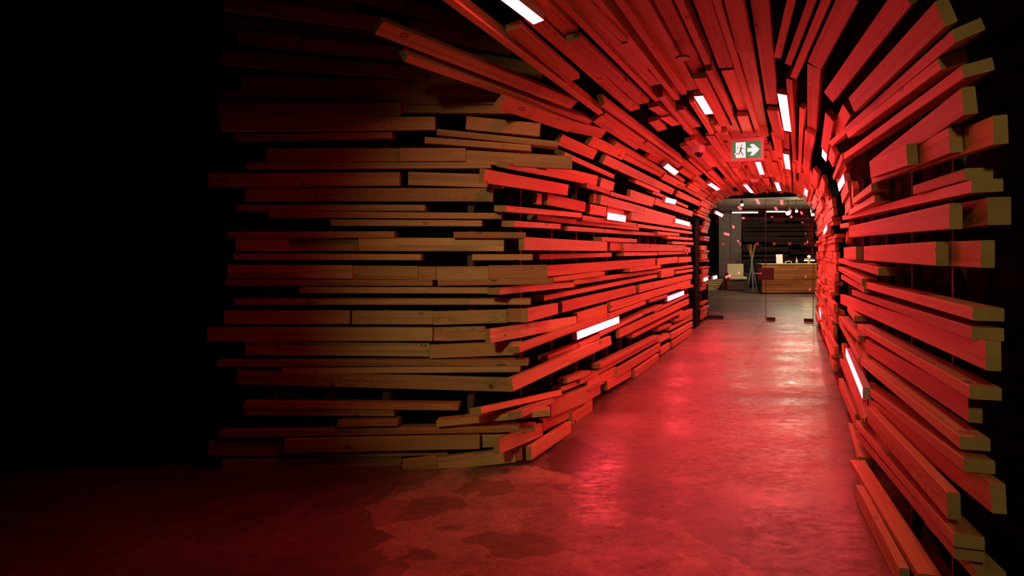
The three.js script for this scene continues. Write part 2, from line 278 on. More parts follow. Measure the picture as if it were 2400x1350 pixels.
lay('tunnel', 1640, 0, 4.22, [
  [15, -20, 258, 670, 'w', -0.03], [275, 695, 430, 1100, 'w', -0.05], [150, -40, 580, 1340, 'n', 0], [325, -40, 450, 520, 'w', 0.03], [430, 380, 640, 1350, 'w', -0.05], [585, -30, 715, 1030, 'w', -0.02], [718, 1105, 790, 1380, 'w', 0.02],
  [915, -40, 765, 575, 'n', 0], [1125, -40, 872, 640, 'n', -0.01], [1265, -40, 925, 770, 'n', 0.03], [1475, -40, 1130, 650, 'w', 0], [1128, 660, 1105, 1290, 'w', -0.03], [882, 785, 936, 1587, 'n', 0], [1010, 1070, 984, 1709, 's', 0],
  [85, 700, 400, 1340, 'n', -0.01], [420, 1150, 480, 1330, 'w', 0.01],
]);
lay('tunnel', 1780, 240, 5.625, [
  [920, 190, 850, 640, 'w', 0.01], [655, 405, 610, 890, 'w', 0.01], [610, 880, 590, 1110, 'n', -0.02], [450, 800, 465, 1040, 'n', 0], [380, 860, 410, 1180, 'n', 0.01], [330, 390, 350, 680, 'w', -0.05], [90, 560, 160, 760, 'w', -0.02],
  [180, 790, 270, 1060, 'w', 0], [210, 400, 300, 880, 'w', -0.01], [300, 880, 340, 1180, 'w', -0.01], [90, 640, 150, 800, 'n', 0.01],
  [1150, 100, 990, 420, 'w', -0.02], [965, 640, 935, 800, 'w', 0.02], [1090, 700, 970, 1000, 'n', 0], [1125, 800, 1015, 1030, 'w', -0.03], [740, 900, 720, 1110, 'w', 0.02], [840, 1010, 830, 1170, 'w', 0.02], [690, 1110, 640, 1300, 'w', 0], [770, 1170, 720, 1330, 'w', 0],
]);
// ---- tunnel, wall with the square ends
lay('tunnel', 2000, 0, 4.22, [
  [500, -40, -249, 962, 'w', 0, { d1: 2.25 }], [855, 140, -20, 1040, 'w', 0.01], [990, 360, -232, 1426, 'n', 0.02], [850, 635, -60, 1340, 'n', -0.01], [1080, 710, -95, 1550, 'n', 0], [1080, 1003, 165, 1675, 'w', 0],
]);
lay('tunnel', 1900, 280, 3.376, [
  [760, 280, 470, 400, 'w', 0.01], [1095, 165, 480, 450, 'w', -0.02], [1445, 85, 620, 385, 'w', -0.06], [1215, 435, 810, 560, 'n', -0.05], [1270, 530, 250, 780, 'n', 0], [480, 535, 330, 650, 'n', 0.02], [505, 622, 300, 740, 'n', 0],
  [1095, 765, 300, 890, 'w', 0], [1400, 725, 900, 800, 'd', -0.07, { m: 7 }], [990, 1062, 420, 1060, 'w', 0], [1345, 1065, 700, 1060, 'w', -0.05], [358, 1058, 262, 1055, 'w', 0.01], [535, 1205, 220, 1115, 'n', 0], [405, 1285, 220, 1180, 'n', 0.01],
  [420, 1345, 240, 1245, 'n', 0], [400, 640, 275, 730, 'w', -0.02], [290, 920, 280, 950, 's', 0], [330, 520, 330, 640, 'w', 0],
]);
lay('tunnel', 1900, 640, 3.376, [
  [1280, 325, 420, 92, 'n', 0], [1275, 480, 325, 152, 'n', 0], [1385, 655, 235, 205, 'w', 0], [1258, 945, 370, 425, 'n', 0.01], [1248, 1075, 370, 535, 'w', -0.03], [345, 360, 290, 285, 'n', 0], [1178, 1342, 395, 702, 'n', 0.01],
  [380, 690, 225, 400, 'n', 0.01], [375, 520, 220, 355, 'n', 0], [385, 650, 260, 470, 's', -0.02], [395, 700, 355, 560, 'n', 0], [405, 850, 245, 590, 'w', -0.06],
]);
lay('tunnel', 1900, 950, 3.376, [
  [1210, 472, 360, -183, 'n', 0.01], [1425, 730, 460, 0, 'w', -0.02], [1080, 792, 450, 75, 'w', 0.02], [1135, 1068, 350, 140, 'n', 0.02], [1135, 1165, 355, 222, 'n', 0.02], [375, 430, 300, 160, 'n', 0.02],
  [850, 1370, 310, 455, 'n', 0.03, { d1: 2.46, d2: 3.8 }], [700, 1370, 358, 690, 'w', 0.02, { d1: 2.54, d2: 3.45 }], [1310, 1345, 900, 900, 'n', -0.06], [410, 60, 405, -30, 'w', -0.01], [430, 120, 340, -180, 'n', 0.0],
]);
lay('tunnel', 1880, 400, 6.139, [[655, 215, 565, 400, 'w', 0.01], [690, 430, 620, 570, 'w', 0], [700, 520, 615, 610, 'n', 0], [670, 780, 545, 800, 's', 0.01], [640, 900, 625, 1020, 's', 0]]);
lay('tunnel', 1880, 600, 3.553, [[440, 1370, 305, 1055, 'w', 0.01], [500, 1370, 312, 870, 'n', 0.01], [540, 1250, 340, 800, 'w', -0.03], [440, 1130, 335, 760, 'w', -0.04]]);
// ---- the far end of the tunnel, row by row round the arch
const ARC = [];                 // the arch sampled by length: [across, up] of a unit arch
{ const p = []; for (let i = 0; i <= 4000; i++) { const t = Math.PI * (1 - i / 4000), c = Math.cos(t), q = Math.sin(t); p.push([HALF * Math.sign(c) * Math.pow(Math.abs(c), 2 / POW), RISE * Math.pow(Math.max(0, q), 2 / POW)]); }
  const l = [0]; for (let i = 1; i < p.length; i++) l.push(l[i - 1] + Math.hypot(p[i][0] - p[i - 1][0], p[i][1] - p[i - 1][1]));
  let k = 0; for (let i = 0; i <= 400; i++) { const want = l[l.length - 1] * i / 400; while (k < l.length - 2 && l[k + 1] < want) k++; const f = clamp((want - l[k]) / Math.max(1e-9, l[k + 1] - l[k]), 0, 1); ARC.push([mix(p[k][0], p[k + 1][0], f), mix(p[k][1], p[k + 1][1], f)]); } ARC.length_m = l[l.length - 1]; }
const ROUND = 2 * SPRING + ARC.length_m;
function section(v, off) {      // v from -1 (floor, foyer side) over the crown to 1; returns across, up
  const l = (v + 1) / 2 * ROUND, ka = (HALF - off) / HALF, kb = (RISE - off) / RISE;
  if (l < SPRING) return [-HALF * ka, l]; if (l > ROUND - SPRING) return [HALF * ka, ROUND - l];
  const q = (l - SPRING) / ARC.length_m * 400, i = Math.min(399, Math.floor(q)), f = q - i;
  return [mix(ARC[i][0], ARC[i + 1][0], f) * ka, SPRING + mix(ARC[i][1], ARC[i + 1][1], f) * kb];
}
function farRows(v0, v1, s0, s1, jag, gap) {
  let v = v0; const total = ROUND;
  while (v < v1) {
    const kind = rnd() < 0.5 ? 'w' : 'n', w = kind === 'w' ? FACE : EDGE, vc = v + w / total; v += 2 * (w + rr(0.003, 0.012)) / total; if (v > v1 + 0.01) break;
    let s = s0(vc) + rr(0, jag);
    while (s < s1 - 0.15) {
      const L = rr(0.5, 2.1), e = Math.min(s1, s + L);
      if (rnd() > gap) {
        const off = (kind === 'w' ? -0.02 : 0) + rr(-0.035, 0.03), [a0, y0] = section(vc, off), tw = rr(-0.01, 0.01);
        const A = fromT(UC + a0, s, y0), B = fromT(UC + a0, e, Math.max(w / 2, y0 + (y0 > 0.2 ? tw : 0))), n = tunnelNormal(fromT(UC + a0, Math.max(9, s), y0), off);
        layPlank(home(A), A, B, n, kind, {});
      }
      s = e + (rnd() < 0.3 ? rr(0.05, 0.35) : 0.012);
    }
  }
}
farRows(-0.98, -0.38, () => 12.0, 12.85, 0.1, 0.12);                    // beyond the gap in the wall
farRows(-0.38, -0.18, (v) => (v < -0.3 ? 10.4 : 8.3), 12.75, 0.8, 0.08);
farRows(-0.18, 0.14, (v) => 5.5 + Math.max(0, -v) * 6, 12.75, 0.9, 0.07);
farRows(0.14, 0.40, () => 7.6, 12.75, 0.8, 0.08);
farRows(0.40, 0.99, () => 7.1, 12.85, 0.7, 0.08);

// backing boards and battens behind the planks
function shell(parent, s0, s1, v0, v1, ns, nv, off) {
  const pos = [], idx = [];
  for (let layer = 0; layer < 2; layer++) for (let i = 0; i <= ns; i++) for (let j = 0; j <= nv; j++) {
    const s = mix(s0, s1, i / ns), v = mix(v0, v1, j / nv), [a, y] = section(v, off - layer * 0.03);
    let u = UC + a, yy = y; const p0 = fromT(u, s, y);
    const fr = s < 3.6 ? 0.13 * ((3.6 - s) / 1.5) ** 2 : 0, q = 5 - s, fl = 0.19 * 0.5 * (q + Math.sqrt(q * q + 0.25)) * (0.3 + 0.7 * sm(0, 1.2, y)) * sm(8.5, 6.5, s), ft = s < 4 ? 0.07 * ((4 - s) / 1.5) ** 2 : 0;
    u = UC + a * (1 + (a > 0 ? fr : fl)); if (y > SPRING) yy = SPRING + (y - SPRING) * (1 + ft);
    const p = fromT(u, s, yy); pos.push(p.x, p.y, p.z);
  }
  const at2 = (l, i, j) => l * (ns + 1) * (nv + 1) + i * (nv + 1) + j, q4 = (a, b, c, d) => idx.push(a, b, c, a, c, d);
  for (let i = 0; i < ns; i++) for (let j = 0; j < nv; j++) { q4(at2(0, i, j), at2(0, i, j + 1), at2(0, i + 1, j + 1), at2(0, i + 1, j)); q4(at2(1, i, j), at2(1, i + 1, j), at2(1, i + 1, j + 1), at2(1, i, j + 1)); }
  for (let i = 0; i < ns; i++) for (const j of [0, nv]) q4(at2(0, i, j), at2(0, i + 1, j), at2(1, i + 1, j), at2(1, i, j));
  for (let j = 0; j < nv; j++) for (const i of [0, ns]) q4(at2(0, i, j), at2(0, i, j + 1), at2(1, i, j + 1), at2(1, i, j));
  const g = new THREE.BufferGeometry(); g.setAttribute('position', new THREE.Float32BufferAttribute(pos, 3)); g.setIndex(idx); g.computeVertexNormals();
  part(parent, 'backing_board', g, M.black);
}
shell(tunnelLeft, 3.75, 13, -1, -0.42, 30, 10, -0.24);
shell(ceiling, 4.3, 13, -0.42, 0, 36, 14, -0.24);
shell(ceiling, 1.3, 13, 0, 0.42, 40, 14, -0.24);
shell(tunnelRight, 1.2, 13, 0.42, 1, 30, 10, -0.24);
for (let i = 0; i < 20; i++) {
  const s = 4.2 + i * 0.45; if (s > 12.9) break;
  for (const [side, grp] of i % 3 ? [[-1, tunnelLeft]] : [[-1, tunnelLeft], [1, tunnelRight]]) {
    const p = fromT(UC + side * (HALF + 0.17), s, 1.1);
    const probe = tunnel(p, 0); if (side < 0 && s < 7) { const k = HALF * 1 / probe; }
    let u = side * (HALF + 0.17), k = 0; while (tunnel(fromT(UC + u, s, 1.1), -0.16) < 1 && k++ < 60) u += side * 0.02;
    part(grp, 'batten', bx(0.05, 2.2, 0.03).applyMatrix4(new THREE.Matrix4().makeRotationY(-TH).setPosition(fromT(UC + u, s, 1.12))), M.stud);
  }
}
for (const s of [2.1, 2.75, 3.4]) { let u = 1.2; while (tunnel(fromT(UC + u, s, 1.1), -0.16) < 1) u += 0.02; part(tunnelRight, 'batten', bx(0.05, 2.4, 0.03).applyMatrix4(new THREE.Matrix4().makeRotationY(-TH).setPosition(fromT(UC + u, s, 1.2))), M.stud); }
{ // board behind the foyer planks, ends where the tunnel opens
  const a = V(-6.2, 0, -(WALL_D(-6.2) + 0.2)), b = V(-0.8, 0, -(WALL_D(-0.8) + 0.2)), L = a.distanceTo(b);
  part(wallLeft, 'backing_board', bx(L, 3.5, 0.05, L / 2, 1.75, 0).applyMatrix4(frame(a, b.clone().sub(a).normalize(), V(0, 1, 0))), M.black);
  for (const px of [640, 775, 908, 1105]) { const p = hitWall(px, 600, -0.15); part(wallLeft, 'batten', bx(0.045, 3.0, 0.06, p.x, 1.5, p.z), M.stud); }
}

// ---------------------------------------------------------------- floor
const stainPoly = [[1282, 1062], [1300, 1040], [1345, 1026], [1372, 1040], [1402, 1052], [1426, 1068], [1420, 1092], [1380, 1103], [1330, 1106], [1290, 1098]].map(([x, y]) => floorAt(x, y));
const patchPoly = [[945, 1122], [1010, 1102], [1120, 1092], [1230, 1088], [1320, 1110], [1400, 1150], [1440, 1200], [1560, 1215], [1640, 1262], [1700, 1305], [1760, 1360], [1780, 1420], [1300, 1420], [1000, 1420], [840, 1300], [930, 1262], [870, 1235], [850, 1188], [905, 1170], [925, 1145]].map(([x, y]) => floorAt(x, y));
function inside(poly, x, z) { let c = false; for (let i = 0, j = poly.length - 1; i < poly.length; j = i++) { const a = poly[i], b = poly[j]; if ((a.z > z) !== (b.z > z) && x < (b.x - a.x) * (z - a.z) / (b.z - a.z) + a.x) c = !c; } return c; }
function floorColour(x, z, o) {
  const wx = x + 0.07 * fbm(x * 3, z * 3, 4) + 0.02 * noise(x * 23, z * 23), wz = z + 0.07 * fbm(x * 3 + 40, z * 3 + 9, 4) + 0.02 * noise(x * 23 + 7, z * 23);
  let g = 0.145 * (1 + 0.55 * fbm(x * 1.1, z * 2.4, 5) + 0.3 * fbm(x * 7, z * 13 + 3, 4) + 0.2 * noise(x * 90, z * 90) + 0.22 * fbm(x * 22, z * 50, 3)), w = 0;
  if (inside(patchPoly, wx, wz)) { g *= 1.95 + 0.5 * sm(-0.05, 0.08, fbm(x * 1.9 + 3, z * 3.1 + 8, 4)) - 0.8 * sm(0.04, 0.09, fbm(x * 2.6 + 31, z * 3.6, 4)); w = 0.02; }
  if (inside(stainPoly, wx, wz)) g *= 0.42;
  const sc = noise(x * 6 + 0.5 * noise(x * 3, z * 3), z * 55); if (sc > 0.86) g *= 1 + 2 * (sc - 0.86);
  const dk = noise(x * 14 + 9, z * 42); if (dk < -0.86) g *= 0.6;
  if (noise(x * 38, z * 60) > 0.955) g *= 1.9;
  o[0] = g * (1.0 + w); o[1] = g * 0.62; o[2] = g * 0.5;
}
function slab(x0, x1, z0, z1, n, m, name) {
  const tex = texture(n, m, (px, py, o) => floorColour(mix(x0, x1, px / n), mix(z1, z0, py / m), o)); tex.wrapS = tex.wrapT = THREE.ClampToEdgeWrapping;
  const rough = texture(1024, 1024, (px, py, o) => { const x = mix(x0, x1, px / 1024), z = mix(z1, z0, py / 1024), r = 0.43 + 0.16 * fbm(x * 2, z * 4, 4) + 0.1 * noise(x * 20, z * 45) + 0.06 * noise(x * 60, z * 60); o[0] = o[1] = o[2] = r; }, false);
  rough.wrapS = rough.wrapT = THREE.ClampToEdgeWrapping;
  const mat = new THREE.MeshStandardMaterial({ map: tex, roughness: 1, roughnessMap: rough });
  const g = bx(x1 - x0, 0.12, z1 - z0, (x0 + x1) / 2, -0.06, (z0 + z1) / 2), p = g.attributes.position, uv = g.attributes.uv;
  for (let i = 0; i < p.count; i++) uv.setXY(i, (p.getX(i) - x0) / (x1 - x0), (z1 - p.getZ(i)) / (z1 - z0));
  return { g, mat };
}
const floor = structure('floor', 'worn polished concrete floor with a pale repair patch');
{ const a = slab(-3.6, 3.4, -5.6, -1.8, 2048, 1112), b = slab(-3.6, 3.4, -11, -5.6, 1024, 1024), c = slab(-2, 12, -26, -11, 1024, 1024), d = slab(-6.4, 3.4, -1.8, 3.5, 512, 512), e = slab(-6.4, -3.6, -5.6, -1.8, 256, 256), f = slab(3.4, 6.5, -11, -5.6, 256, 256);
  for (const s of [a, b, c, d, e, f]) part(floor, 'floor_slab', s.g, s.mat); }

// ---------------------------------------------------------------- rest of the foyer and outer shell (dark)
const wallFoyer = structure('wall_right', 'black foyer wall beside the tunnel mouth');
part(wallFoyer, 'wall_panel', bx(0.1, 3.6, 6.5, 3.3, 1.8, 0.3), M.black);
part(wallFoyer, 'wall_panel', bx(1.5, 3.6, 0.1, 2.62, 1.8, -2.9), M.black);
const wallRear = structure('wall_back', 'black foyer wall behind the viewer'); part(wallRear, 'wall_panel', bx(9.8, 3.6, 0.1, -1.5, 1.8, 3.55), M.black);
const wallFar = structure('wall_side', 'black foyer wall far from the tunnel mouth'); part(wallFar, 'wall_panel', bx(0.1, 3.6, 8, -6.35, 1.8, -0.4), M.black);
const foyerCeiling = structure('ceiling_foyer', 'black foyer ceiling'); part(foyerCeiling, 'ceiling_panel', bx(10, 0.1, 8.2, -1.5, 3.65, -0.5), M.black);

// ---------------------------------------------------------------- red light bars between the planks
function lightBar(label, x1, y1, x2, y2, off = 0.0, w = 0.072, o = {}) {
  const A = o.d1 ? at(x1, y1, o.d1) : hitTunnel(x1, y1, off), B = o.d2 ? at(x2, y2, o.d2) : hitTunnel(x2, y2, off), e = B.clone().sub(A), L = e.length(); e.normalize();
  const n = tunnelNormal(A, off).add(tunnelNormal(B, off)).normalize();
  const t = thing('light_bar', label, 'light', [0, 0, 0], 0, 'red light bars between the planks');
  frame(A, e, n).decompose(t.position, t.quaternion, t.scale);
  part(t, 'housing', rbx(L + 0.006, 0.05, w + 0.006, 0.002, L / 2, -0.0265, 0), M.housing, 'grey metal housing');
  part(t, 'diffuser', bx(L, 0.003, w, L / 2, 0, 0), M.redGlow, 'glowing red diffuser strip');
  const light = new THREE.RectAreaLight(RED, RED_POWER, L, w); light.position.set(L / 2, 0.006, 0); light.rotation.x = Math.PI / 2; t.add(light);
  return t;
}
const G = 4.689;
lightBar('large red light bar at the tunnel mouth, overhead between the first ceiling planks', 1140, -42, 1262, 52, 0.0);
lightBar('red light bar in the ceiling beside the dark downlight ring', 1637, 226, 1662, 267, 0.02);
lightBar('longest red light bar of the ceiling, beyond the exit sign', 1833, 222, 1846, 307, 0.01);
lightBar('red light bar in the ceiling in line behind the longest bar', 1842, 362, 1847, 396, 0.01);
lightBar('red light bar in the ceiling just below the exit sign', 1776, 380, 1786, 409, 0.02);
lightBar('small red light bar in the ceiling beyond the dome camera', 1663, 431, 1684, 445, 0.02);
lightBar('red light bar near the glass doors, left of the door post in the ceiling', 1746, 433, 1763, 452, 0.03);
lightBar('red light bar near the glass doors, right of the door post in the ceiling', 1820, 428, 1827, 447, 0.03);
lightBar('red light bar where ceiling meets planked wall, below the dome camera', 1560, 388, 1586, 407, 0.03);
lightBar('red light bar on the curve under the one below the dome camera', 1560, 468, 1584, 474, 0.02);
lightBar('red light bar at head height on the planked wall next to the dark gap', 1583, 517, 1617, 526, 0.01);
lightBar('red light bar at head height on the planked wall, nearest the viewer', 1424, 506, 1466, 513, 0.01);
lightBar('red light bar at the ceiling edge just above the dark gap', 1677, 497, 1694, 506, 0.03);
lightBar('long red light bar at knee height on the planked wall', 1353, 787, 1451, 749, 0.02);
lightBar('red light bar at knee height on the planked wall next to the dark gap', 1565, 701, 1603, 686, 0.01);
lightBar('upright-looking red light bar low on the square-ended plank wall', 2021, 921, 1983, 826, 0.03);
lightBar('red light bar above shoulder height on the square-ended plank wall', 1978, 418, 1965, 440, 0.02);
lightBar('red light bar partly hidden in the black hollow of the ceiling', 1931, 372, 1933, 352, 0.0);
lightBar('tiny red light bar by the door head on the square-ended side', 1888, 458, 1890, 444, 0.04);
lightBar('red light bar at head height on the far square-ended wall', 1930, 545, 1938, 533, 0.05);
lightBar('small red light bar low on the far square-ended wall', 1924, 741, 1920, 725, 0.04);
lightBar('small red light bar at waist height just past the dark gap', 1649, 656, 1659, 653, 0.02);
lightBar('red light bar at waist height against the glass door edge', 1671, 651, 1681, 649, 0.03);

// ---------------------------------------------------------------- spotlights added behind the viewer for the warm foyer light
function addedFoyerSpot(label, from, to, power, angle) {
  const t = thing('added_spotlight', label, 'spotlight', [from.x, from.y, from.z]);
  const dir = to.clone().sub(from).normalize(), q = new THREE.Quaternion().setFromUnitVectors(V(0, -1, 0), dir);
  part(t, 'stem', bx(0.03, 0.34, 0.03, 0, 0.23, 0), M.darkSteel);
  part(t, 'lamp_body', new THREE.CylinderGeometry(0.05, 0.06, 0.16, 20, 1, true).translate(0, 0.02, 0).applyQuaternion(q), M.darkSteel);
  part(t, 'lens', new THREE.CylinderGeometry(0.045, 0.045, 0.006, 20).translate(0, -0.02, 0).applyQuaternion(q), M.whiteGlow);
  const l = new THREE.SpotLight(WARM, power, 0, angle, 1.0, 2); l.position.copy(dir.clone().multiplyScalar(0.07)); l.target.position.copy(dir.clone().multiplyScalar(4)); l.castShadow = true; l.shadow.radius = 9; t.add(l); t.add(l.target);
}
addedFoyerSpot('added black foyer spotlight fading out over the planks beside the tunnel mouth', V(-1.2, 3.2, 1.4), V(-0.2, 1.2, -4.0), FOYER_POWER, 0.36);  // unseen lamp, added: its soft cone edge makes the fade to the left
addedFoyerSpot('added black foyer spotlight aimed at the square plank ends', V(-0.4, 3.2, 1.6), V(1.45, 1.25, -2.0), FOYER_POWER * 0.42, 0.42);  // second unseen lamp, added to brighten the plank ends on the right

// ---------------------------------------------------------------- exit sign, camera, sensors
const toAxis = -TH;   // turn of things that face down the tunnel towards the viewer
{
  const c = at(1750, 350, 5.9), t = thing('exit_sign', 'hanging exit sign with green running figure panel and white arrow', 'sign', [c.x, c.y, c.z], toAxis);
  const W = 0.345, H = 0.25; part(t, 'sign_box', rbx(W, H, 0.05, 0.006, 0, 0, -0.026), M.signRed);
  part(t, 'bracket', bx(0.16, 0.05, 0.02, 0.02, H / 2 + 0.02, -0.026), M.signRed);
  const cv = document.createElement('canvas'); cv.width = 780; cv.height = 440; const g = cv.getContext('2d');
  g.fillStyle = '#12824f'; g.fillRect(0, 0, 780, 440);
  g.fillStyle = '#ffffff'; g.fillRect(90, 20, 270, 405);
  g.beginPath(); g.moveTo(410, 180); g.lineTo(540, 180); g.lineTo(478, 82); g.lineTo(580, 78); g.lineTo(740, 222); g.lineTo(580, 375); g.lineTo(480, 378); g.lineTo(550, 278); g.lineTo(410, 278); g.closePath(); g.fill();
  g.fillStyle = '#0c5a3a'; g.beginPath(); g.arc(255, 98, 19, 0, 7); g.fill();
  g.strokeStyle = '#0c5a3a'; g.lineCap = 'butt'; g.lineJoin = 'round';
  const line = (w, pts) => { g.lineWidth = w; g.beginPath(); g.moveTo(...pts[0]); for (const p of pts.slice(1)) g.lineTo(...p); g.stroke(); };
  line(44, [[245, 150], [212, 255]]); line(14, [[245, 142], [165, 150], [128, 205]]); line(14, [[262, 150], [305, 196], [355, 196]]);
  line(26, [[205, 245], [190, 315], [92, 318]]); line(26, [[222, 245], [300, 372]]); g.fillStyle = '#ffffff'; g.fillRect(60, 300, 40, 40); line(14, [[92, 318], [92, 345]]);
  const tex = new THREE.CanvasTexture(cv); tex.colorSpace = THREE.SRGBColorSpace;
  const face = new THREE.MeshStandardMaterial({ map: tex, emissive: 0xffffff, emissiveMap: tex, emissiveIntensity: 0.72, roughness: 0.4 });
  const panel = new THREE.PlaneGeometry(0.295, 0.178); part(t, 'sign_panel_lit', panel.translate(0, -0.004, 0.0005), face, 'lit green panel with white running figure and arrow');
  const l = new THREE.RectAreaLight(new THREE.Color().setRGB(0.4, 0.95, 0.6), 0.5, 0.295, 0.178); l.position.set(0, -0.004, 0.004); l.rotation.y = Math.PI; t.add(l);
}
{
  const c = at(1637, 350, 6.1), t = thing('dome_camera', 'small dome security camera on the ceiling planks', 'camera', [c.x, c.y, c.z]);
  part(t, 'base', new THREE.CylinderGeometry(0.072, 0.066, 0.075, 28).translate(0, 0, 0), M.white);
  const dome = part(t, 'dome', new THREE.SphereGeometry(0.055, 28, 14, 0, 7, Math.PI / 2, Math.PI / 2).translate(0, -0.037, 0), new THREE.MeshPhysicalMaterial({ color: 0x050505, roughness: 0.05, clearcoat: 1 }), 'dark glossy dome');
  part(t, 'trim_ring', new THREE.TorusGeometry(0.056, 0.006, 8, 30).rotateX(Math.PI / 2).translate(0, -0.038, 0), M.steel);
}
{ const c = hitTunnel(1600, 136, 0.005), t = thing('downlight', 'dark round recessed downlight in the ceiling planks', 'downlight', [c.x, c.y, c.z]); part(t, 'trim_ring', new THREE.TorusGeometry(0.046, 0.005, 8, 32).rotateX(Math.PI / 2), M.darkSteel); part(t, 'lens', new THREE.CylinderGeometry(0.045, 0.045, 0.012, 28), solid(0.03, 0.025, 0.025, 0.4)); }
{ const c = at(1768, 424, 9.6), t = thing('smoke_detector', 'round smoke detector on the ceiling near the glass doors', 'detector', [c.x, c.y, c.z]); part(t, 'body', new THREE.CylinderGeometry(0.06, 0.045, 0.04, 24), M.white); part(t, 'base', new THREE.CylinderGeometry(0.065, 0.065, 0.012, 24).translate(0, 0.026, 0), M.white); }
{ const p = hitTunnel(1611, 588, 0.03), t = thing('wall_switch', 'small white switch plate on the planked wall by the dark gap', 'switch', [p.x, p.y, p.z], Math.PI / 2 - TH); part(t, 'plate', rbx(0.09, 0.13, 0.014, 0.003), M.white); part(t, 'button', bx(0.045, 0.06, 0.008, 0, 0, 0.009), M.darkSteel); }

// ---------------------------------------------------------------- dark post in the wall gap, door head, glass doors
const DS = 12.9;
{ const post = structure('trim_1', 'black post standing in the gap of the planked wall'); part(post, 'post', bx(0.18, 2.5, 0.5).applyMatrix4(new THREE.Matrix4().makeRotationY(-TH).setPosition(fromT(-1.98, 11.45, 1.25))), M.black); }
{ const head = structure('trim_2', 'black beam above the glass doors'); part(head, 'beam', bx(2.1, 0.14, 0.16).applyMatrix4(new THREE.Matrix4().makeRotationY(-TH).setPosition(fromT(-0.62, DS, 2.84))), M.black);
  for (const u of [-2.15, 0.75]) part(head, 'jamb', bx(0.5, 3.4, 0.1).applyMatrix4(new THREE.Matrix4().makeRotationY(-TH).setPosition(fromT(u, DS + 0.1, 1.7))), M.black);
  part(head, 'fascia', bx(3.4, 0.9, 0.1).applyMatrix4(new THREE.Matrix4().makeRotationY(-TH).setPosition(fromT(-0.6, DS + 0.12, 3.36))), M.black); }
function leaf(name, label, u0, u1, fittings) {
  const t = structure(name, label); const p = fromT((u0 + u1) / 2, DS, 0); t.position.copy(p); t.rotation.y = -TH;
  const w = u1 - u0; part(t, 'pane', new THREE.PlaneGeometry(w - 0.006, 2.72).translate(0, 1.38, 0), M.glass);
  for (const [x, ww] of fittings) part(t, 'patch_fitting', bx(ww, 0.075, 0.045, x, 0.045, 0), M.darkSteel);
  for (let i = 0; i < 3; i++) part(t, 'marking_ring', new THREE.TorusGeometry(0.024, 0.005, 6, 20).translate(-w / 2 + w * (i + 0.5) / 3, 1.73, 0.004), M.paper);
  part(t, 'edge_strip', bx(0.012, 2.72, 0.014, w / 2 - 0.006, 1.38, 0), M.darkSteel);
  return t;
}
const d1 = leaf('door_1', 'left glass door leaf with dark lock box', -1.72, -0.585, [[-0.47, 0.19], [-0.66, 0.2]]), d2 = leaf('door_2', 'right glass door leaf', -0.575, 0.42, [[-0.4, 0.19], [0.4, 0.2]]);
for (const [d, x] of [[d1, 0.49], [d2, -0.42]]) { part(d, 'lock_box', bx(0.17, 0.27, 0.05, x, 1.05, 0), M.darkSteel, 'dark square lock box'); }
part(d1, 'handle', rod(V(0.3, 1.06, 0.03), V(0.46, 1.06, 0.06), 0.012), M.steel); part(d1, 'knob', new THREE.SphereGeometry(0.026, 14, 10).translate(0.46, 1.06, 0.06), M.steel);

// ---------------------------------------------------------------- reception beyond the doors
const rec = structure('wall_reception', 'dark reception wall of stained planks and grey panels'); const RD = 23.9;
part(rec, 'wall_panel', bx(14, 4.2, 0.1, 5, 2.1, -(RD + 0.4)), M.black);
for (const [px0, px1] of [[1684, 1712], [1712, 1738]]) { const a = at(px0, 600, RD), b = at(px1, 600, RD); part(rec, 'grey_panel', bx(b.x - a.x - 0.02, 3.4, 0.05, (a.x + b.x) / 2, 1.7, -RD), M.greyWall); }
seed = 5150;
{ const stain = [solid(0.024, 0.008, 0.006, 0.9), solid(0.014, 0.005, 0.004, 0.9), solid(0.034, 0.011, 0.008, 0.9)]; let y = 0.05;
  while (y < 3.0) { const h = rnd() < 0.5 ? 0.1 : 0.05; let x = at(1740, 600, RD).x; const end = at(1920, 600, RD).x + 0.6;
    while (x < end) { const L = rr(0.7, 2.2); if (rnd() > 0.1) part(rec, 'plank', bx(L - 0.01, h - 0.006, 0.08, x + L / 2, y + h / 2, -RD + rr(-0.05, 0.03)), stain[Math.floor(rnd() * 3)]); x += L; } y += h + (rnd() < 0.2 ? 0.05 : 0.006); } }
{ const c = structure('ceiling_reception', 'pale reception ceiling'); part(c, 'ceiling_panel', bx(14, 0.1, 11.5, 5.5, 3.45, -18.2), M.ceilGrey); }
{ const c = structure('wall_reception_side', 'dark side walls of the reception'); part(c, 'wall_panel', bx(0.1, 3.6, 11, -1.4, 1.75, -18), M.black); part(c, 'wall_panel', bx(0.1, 3.6, 11, 11.8, 1.75, -18), M.black); }
function strip(label, x1, x2, y, d) {
  const a = at(x1, y, d), b = at(x2, y, d), L = b.x - a.x, t = thing('light_strip', label, 'light', [(a.x + b.x) / 2, a.y, a.z], 0, 'white light strips of the reception');
  part(t, 'housing', bx(L + 0.02, 0.06, 0.08, 0, 0.045, 0), M.darkSteel); part(t, 'tube', rod(V(-L / 2, 0, 0), V(L / 2, 0, 0), 0.028), M.whiteGlow);
  const l = new THREE.RectAreaLight(new THREE.Color().setRGB(1, 0.9, 0.72), 2, L, 0.06); l.position.set(0, -0.035, 0); l.rotation.x = -Math.PI / 2; t.add(l);
}
strip('white light strip under the reception ceiling, behind the coat stand', 1716, 1776, 498, 22.3);
strip('white light strip under the reception ceiling, above the desk', 1797, 1842, 496, 22.3);
strip('short white light strip low over the desk end', 1885, 1909, 610, 20.6);
